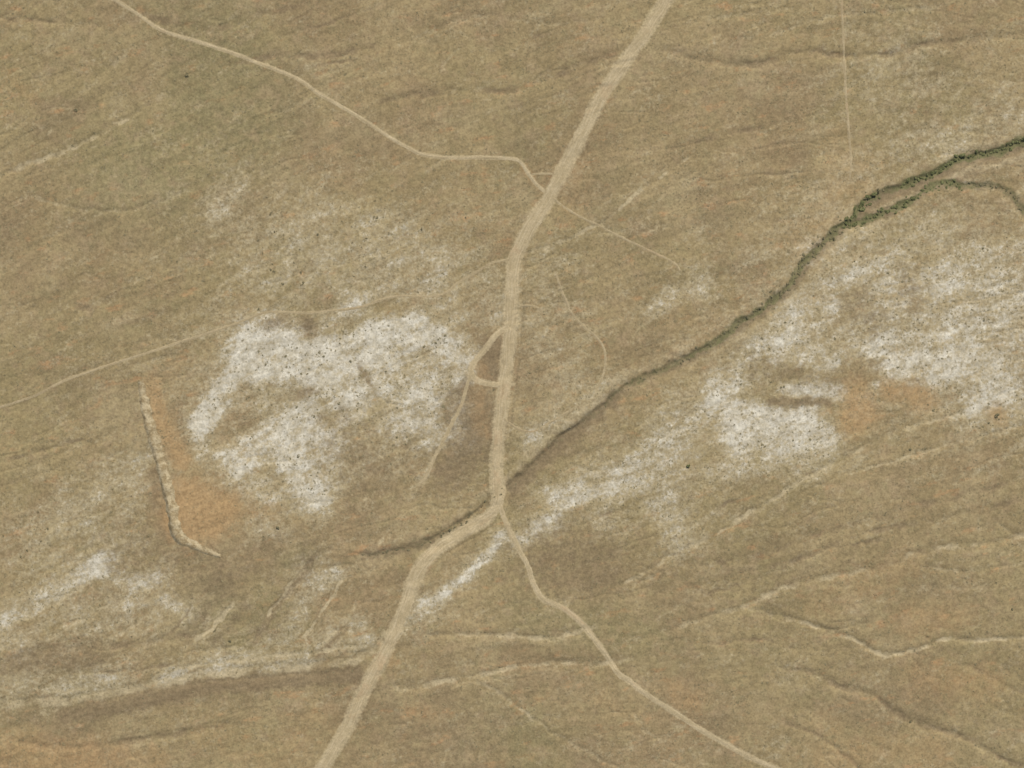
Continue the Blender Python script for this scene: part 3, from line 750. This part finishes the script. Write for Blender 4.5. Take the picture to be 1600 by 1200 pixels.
# ------------------------------------------------------------------ plants
def leaf_bush(name, seed, n, lobes, h, leaf, mats, stems=5):
    """uneven shrub about 1 m in radius: leaf clumps spread through several lobes, on a few stems"""
    r = np.random.default_rng(seed)
    cen = []
    for k in range(lobes):
        a = r.uniform(0, 6.28); q = r.uniform(0.15, 0.62)
        cen.append((math.cos(a) * q, math.sin(a) * q, h * r.uniform(.4, .62), r.uniform(.3, .5)))
    vs_, fs, ti, mi = [], [], [], []
    for i in range(n):
        cx, cy, cz, cr = cen[i % lobes]
        v = r.normal(size=3); v /= np.linalg.norm(v)
        v[2] = abs(v[2]) * 0.9 - 0.25
        q = cr * r.uniform(.55, 1.15)
        p = np.array([cx + v[0] * q, cy + v[1] * q, max(.05, cz + v[2] * q * h)])
        nn = v * 0.6 + r.normal(size=3) * .5 + np.array([0, 0, .5]); nn /= np.linalg.norm(nn)
        u = np.cross(nn, r.normal(size=3)); u /= np.linalg.norm(u); w_ = np.cross(nn, u)
        a = leaf * r.uniform(.7, 1.35); b = a * r.uniform(.55, .9)
        k = len(vs_)
        vs_ += [p - u * a, p - w_ * b, p + u * a, p + w_ * b]
        fs.append((k, k + 1, k + 2, k + 3)); t = r.uniform(0, 1); ti += [t] * 4; mi.append(0)
    for i in range(stems):
        cx, cy, cz, cr = cen[i % lobes]
        for ang in (0, 1.57):
            k = len(vs_); wx = math.cos(ang) * .035; wy = math.sin(ang) * .035
            vs_ += [np.array(q) for q in ((-wx + cx * .1, -wy + cy * .1, -.15), (wx + cx * .1, wy + cy * .1, -.15), (cx + wx * .5, cy + wy * .5, cz), (cx - wx * .5, cy - wy * .5, cz))]
            fs.append((k, k + 1, k + 2, k + 3)); ti += [.5] * 4; mi.append(1)
    return mesh_np(name, np.array(vs_), np.array(fs), dict(tint=np.array(ti)), mats, False, mi)

BUSH_G = [leaf_bush('creek_bush', 100 + i, 120, 5 + i % 3, 0.9, .17, (M_creek, M_wood)) for i in range(5)]
BUSH_O = [leaf_bush('creek_bush', 200 + i, 100, 4 + i % 3, 0.8, .16, (M_olive, M_wood)) for i in range(5)]
BUSH_S = [leaf_bush('saltbush', 300 + i, 70, 4 + i % 2, 0.7, .17, (M_sage, M_wood)) for i in range(5)]
BUSH_D = [leaf_bush('saltbush', 400 + i, 70, 4 + i % 2, 0.7, .17, (M_olive, M_wood)) for i in range(4)]

def put(name, protos, x, y, r, label, cat, group=None, hs=1.0):
    z = float(heights(x, y))
    return link(name, random.choice(protos), label, cat, group, None, (x, y, z - 0.02), random.uniform(0, 6.28), (r, r * random.uniform(.8, 1.15), r * hs))

def along(pl, t0, t1, n, offs, jit):
    L = np.concatenate([[0], np.cumsum(np.hypot(*np.diff(pl, axis=0).T))]); L /= L[-1]
    d = np.gradient(pl, axis=0); d /= np.hypot(d[:, 0], d[:, 1])[:, None]
    o = []
    for k in range(n):
        t = t0 + (t1 - t0) * (k + random.uniform(.1, .9)) / n
        x = np.interp(t, L, pl[:, 0]); y = np.interp(t, L, pl[:, 1])
        dx = np.interp(t, L, d[:, 0]); dy = np.interp(t, L, d[:, 1])
        q = offs + random.gauss(0, jit)
        o.append((x - dy * q, y + dx * q))
    return o
# CREEK runs east to west: a positive offset (left) is the south side, negative the north bank
ROWS = [
 (CREEK, .055, .25, 92, -1.5, 1.6, BUSH_G, 1.8, 'dense green bush in the row along the northern creek branch', 'bushes along the northern creek branch'),
 (CREEK_S, .0, .44, 62, 0.0, 1.9, BUSH_G, 1.8, 'green bush in the line along the southern creek branch', 'bushes along the southern creek branch'),
 (CREEK_S, .44, .80, 30, 0.0, .8, BUSH_O, 1.5, 'small olive bush on the curving end of the southern creek branch', 'bushes on the bend of the southern creek branch'),
 (CREEK, .275, .325, 24, -0.6, 1.8, BUSH_G, 2.3, 'big green bush in the thicket where the two creek branches meet', 'thicket at the meeting of the creek branches'),
 (CREEK, .325, .49, 76, -0.8, 2.6, BUSH_O, 1.6, 'dark olive bush in the middle reach of the creek', 'bushes along the middle reach of the creek'),
 (CREEK, .49, .66, 26, -0.8, 2.2, BUSH_O, 1.2, 'scattered dark bush in the creek gully east of the road', 'bushes in the creek gully east of the road'),
 (CREEK, .80, .97, 28, -1.4, 1.0, BUSH_O, 1.3, 'small dark bush along the gully south-west of the road crossing', 'bushes in the gully west of the road'),
]
for pl, t0, t1, n, of, ji, pr, rr, lab, gr in ROWS:
    for x, y in along(pl, t0, t1, n, of, ji):
        put('creek_bush', pr, x, y, rr * random.choice((.5, .65, .8, 1.0, 1.2)), lab, 'bush', gr, random.uniform(.5, .75))

# bushes that stand out on their own
SINGLE = [
 ((1558, 649), 2.6, 'lone dark round bush on rusty soil at the eastern edge below the salt', BUSH_D),
 ((1373, 297), 1.9, 'single dark bush standing on the north bank of the northern creek branch', BUSH_O),
 ((1581, 951), 1.3, 'lone small dark bush on the bare south-eastern plain', BUSH_D),
 ((1423, 1128), 1.7, 'lone grey bush beside the south-eastern gully', BUSH_D),
 ((292, 118), 1.9, 'lone dark shrub on the greenish north-western plain', BUSH_D),
 ((119, 172), 1.7, 'lone dark shrub beside the north-western gully', BUSH_D),
 ((435, 824), 2.0, 'lone shrub on the pale ground south of the salt flat', BUSH_D),
 ((1422, 702), 1.7, 'lone shrub south-east of the rusty clay patch', BUSH_D),
 ((1075, 728), 2.0, 'lone greenish shrub between two pale salt strips', BUSH_G),
 ((360, 1001), 1.5, 'lone dark shrub above the south-western wash', BUSH_D),
]
for (px, py), r_, lab, pr in SINGLE:
    x, y = P(px, py)
    put('lone_bush', pr, x, y, r_, lab, 'bush')

def scatter(n, box, weight, rnd):
    """n places inside a pixel box, drawn by a weight function of position"""
    o = []
    while len(o) < n:
        px = rnd.uniform(box[0], box[2], 4000); py = rnd.uniform(box[1], box[3], 4000)
        x, y = P(px, py)
        k = rnd.uniform(0, 1, 4000) < weight(x, y)
        o += list(zip(x[k], y[k]))
    return o[:n]
def w_salt(x, y): return np.clip(sample(salt, x, y) * 1.1 - .25, 0, 1) * (sample(dust, x, y) < .1) * (0.4 + 1.2 * (perlin(x / 16, y / 16, 77) > .0))
def w_open(x, y): return (0.25 + 0.9 * (perlin(x / 40, y / 40, 99) > .1)) * (sample(dust, x, y) < .1) * (sample(salt, x, y) < .6) * 0.7
GROUPS = [
 (120, (320, 470, 745, 780), w_salt, 'dark saltbush dotting the white crust of the western salt flat', 'saltbushes on the western salt flat', 0.95, BUSH_D),
 (100, (1130, 380, 1600, 720), w_salt, 'dark saltbush dotting the pale crust of the eastern salt flat', 'saltbushes on the eastern salt flat', 0.95, BUSH_D),
 (40, (400, 330, 740, 470), w_open, 'grey saltbush on the mottled ground north of the western salt flat', 'saltbushes north of the western salt flat', 1.0, BUSH_S),
 (40, (0, 780, 420, 1060), w_open, 'grey saltbush on the mottled ground in the south-west', 'saltbushes in the south-west', 1.0, BUSH_S),
]
rnd = np.random.default_rng(3)
for n, box, wf, lab, gr, rr, pr in GROUPS:
    for x, y in scatter(n, box, wf, rnd):
        put('saltbush', pr, x, y, rr * random.choice((.5, .65, .85, 1.1, 1.5)), lab, 'shrub', gr, random.uniform(.45, .7))

def tufts(name, n, weight, box, rmin, rmax, blades, h, m, label, cat, seed):
    """low clumps too many to count: leaf-sized faces gathered in tufts"""
    r = np.random.default_rng(seed)
    pts = np.array(scatter(n, box, weight, r))
    rad = r.uniform(rmin, rmax, n)
    z0 = heights(pts[:, 0], pts[:, 1])
    nb = n * blades
    idx = np.repeat(np.arange(n), blades)
    a = r.uniform(0, 2 * np.pi, nb); q = np.sqrt(r.uniform(0, 1, nb)) * rad[idx]
    cx = pts[idx, 0] + np.cos(a) * q; cy = pts[idx, 1] + np.sin(a) * q
    cz = z0[idx] + rad[idx] * h * (1.05 - (q / rad[idx]) ** 2 * .7)
    sz = rad[idx] * r.uniform(.35, .6, nb)
    th = r.uniform(0, 2 * np.pi, nb); tl = r.normal(0, .35, (nb, 2))
    ux = np.cos(th) * sz; uy = np.sin(th) * sz; vx = -np.sin(th) * sz * .7; vy = np.cos(th) * sz * .7
    def corner(su, sv):
        x = su * ux + sv * vx; y = su * uy + sv * vy
        return np.stack([cx + x, cy + y, cz + x * tl[:, 0] + y * tl[:, 1] - .12 * rad[idx]], -1)
    Vv = np.stack([corner(-1, 0), corner(0, -1), corner(1, 0), corner(0, 1)], 1).reshape(-1, 3)
    Q = np.arange(nb * 4).reshape(-1, 4)
    tint = np.repeat(np.clip(r.uniform(0, 1, n)[idx] * .8 + r.uniform(0, .25, nb), 0, 1), 4)
    link(name, mesh_np(name, Vv, Q, dict(tint=tint), (m,)), label, cat, kind='stuff')
BIG = (-80, -80, 1680, 1280)
tufts('scrub', 5200, lambda x, y: np.maximum(w_salt(x, y), w_open(x, y) * .5), BIG, .35, 1.05, 7, .3, M_sage, 'small grey-green scrub scattered thinly over the whole plain', 'scrub', 21)
tufts('dry_grass', 42000, lambda x, y: (0.35 + .65 * (perlin(x / 30, y / 30, 55) > -.1)) * (sample(dust, x, y) < .15) * (sample(salt, x, y) < .75) * (1 - .7 * np.clip(sample(dark, x, y) * 1.5, 0, 1)), BIG, .3, .8, 4, .5, M_straw, 'dry straw-coloured bunch grass tufts across the steppe', 'grass', 22)
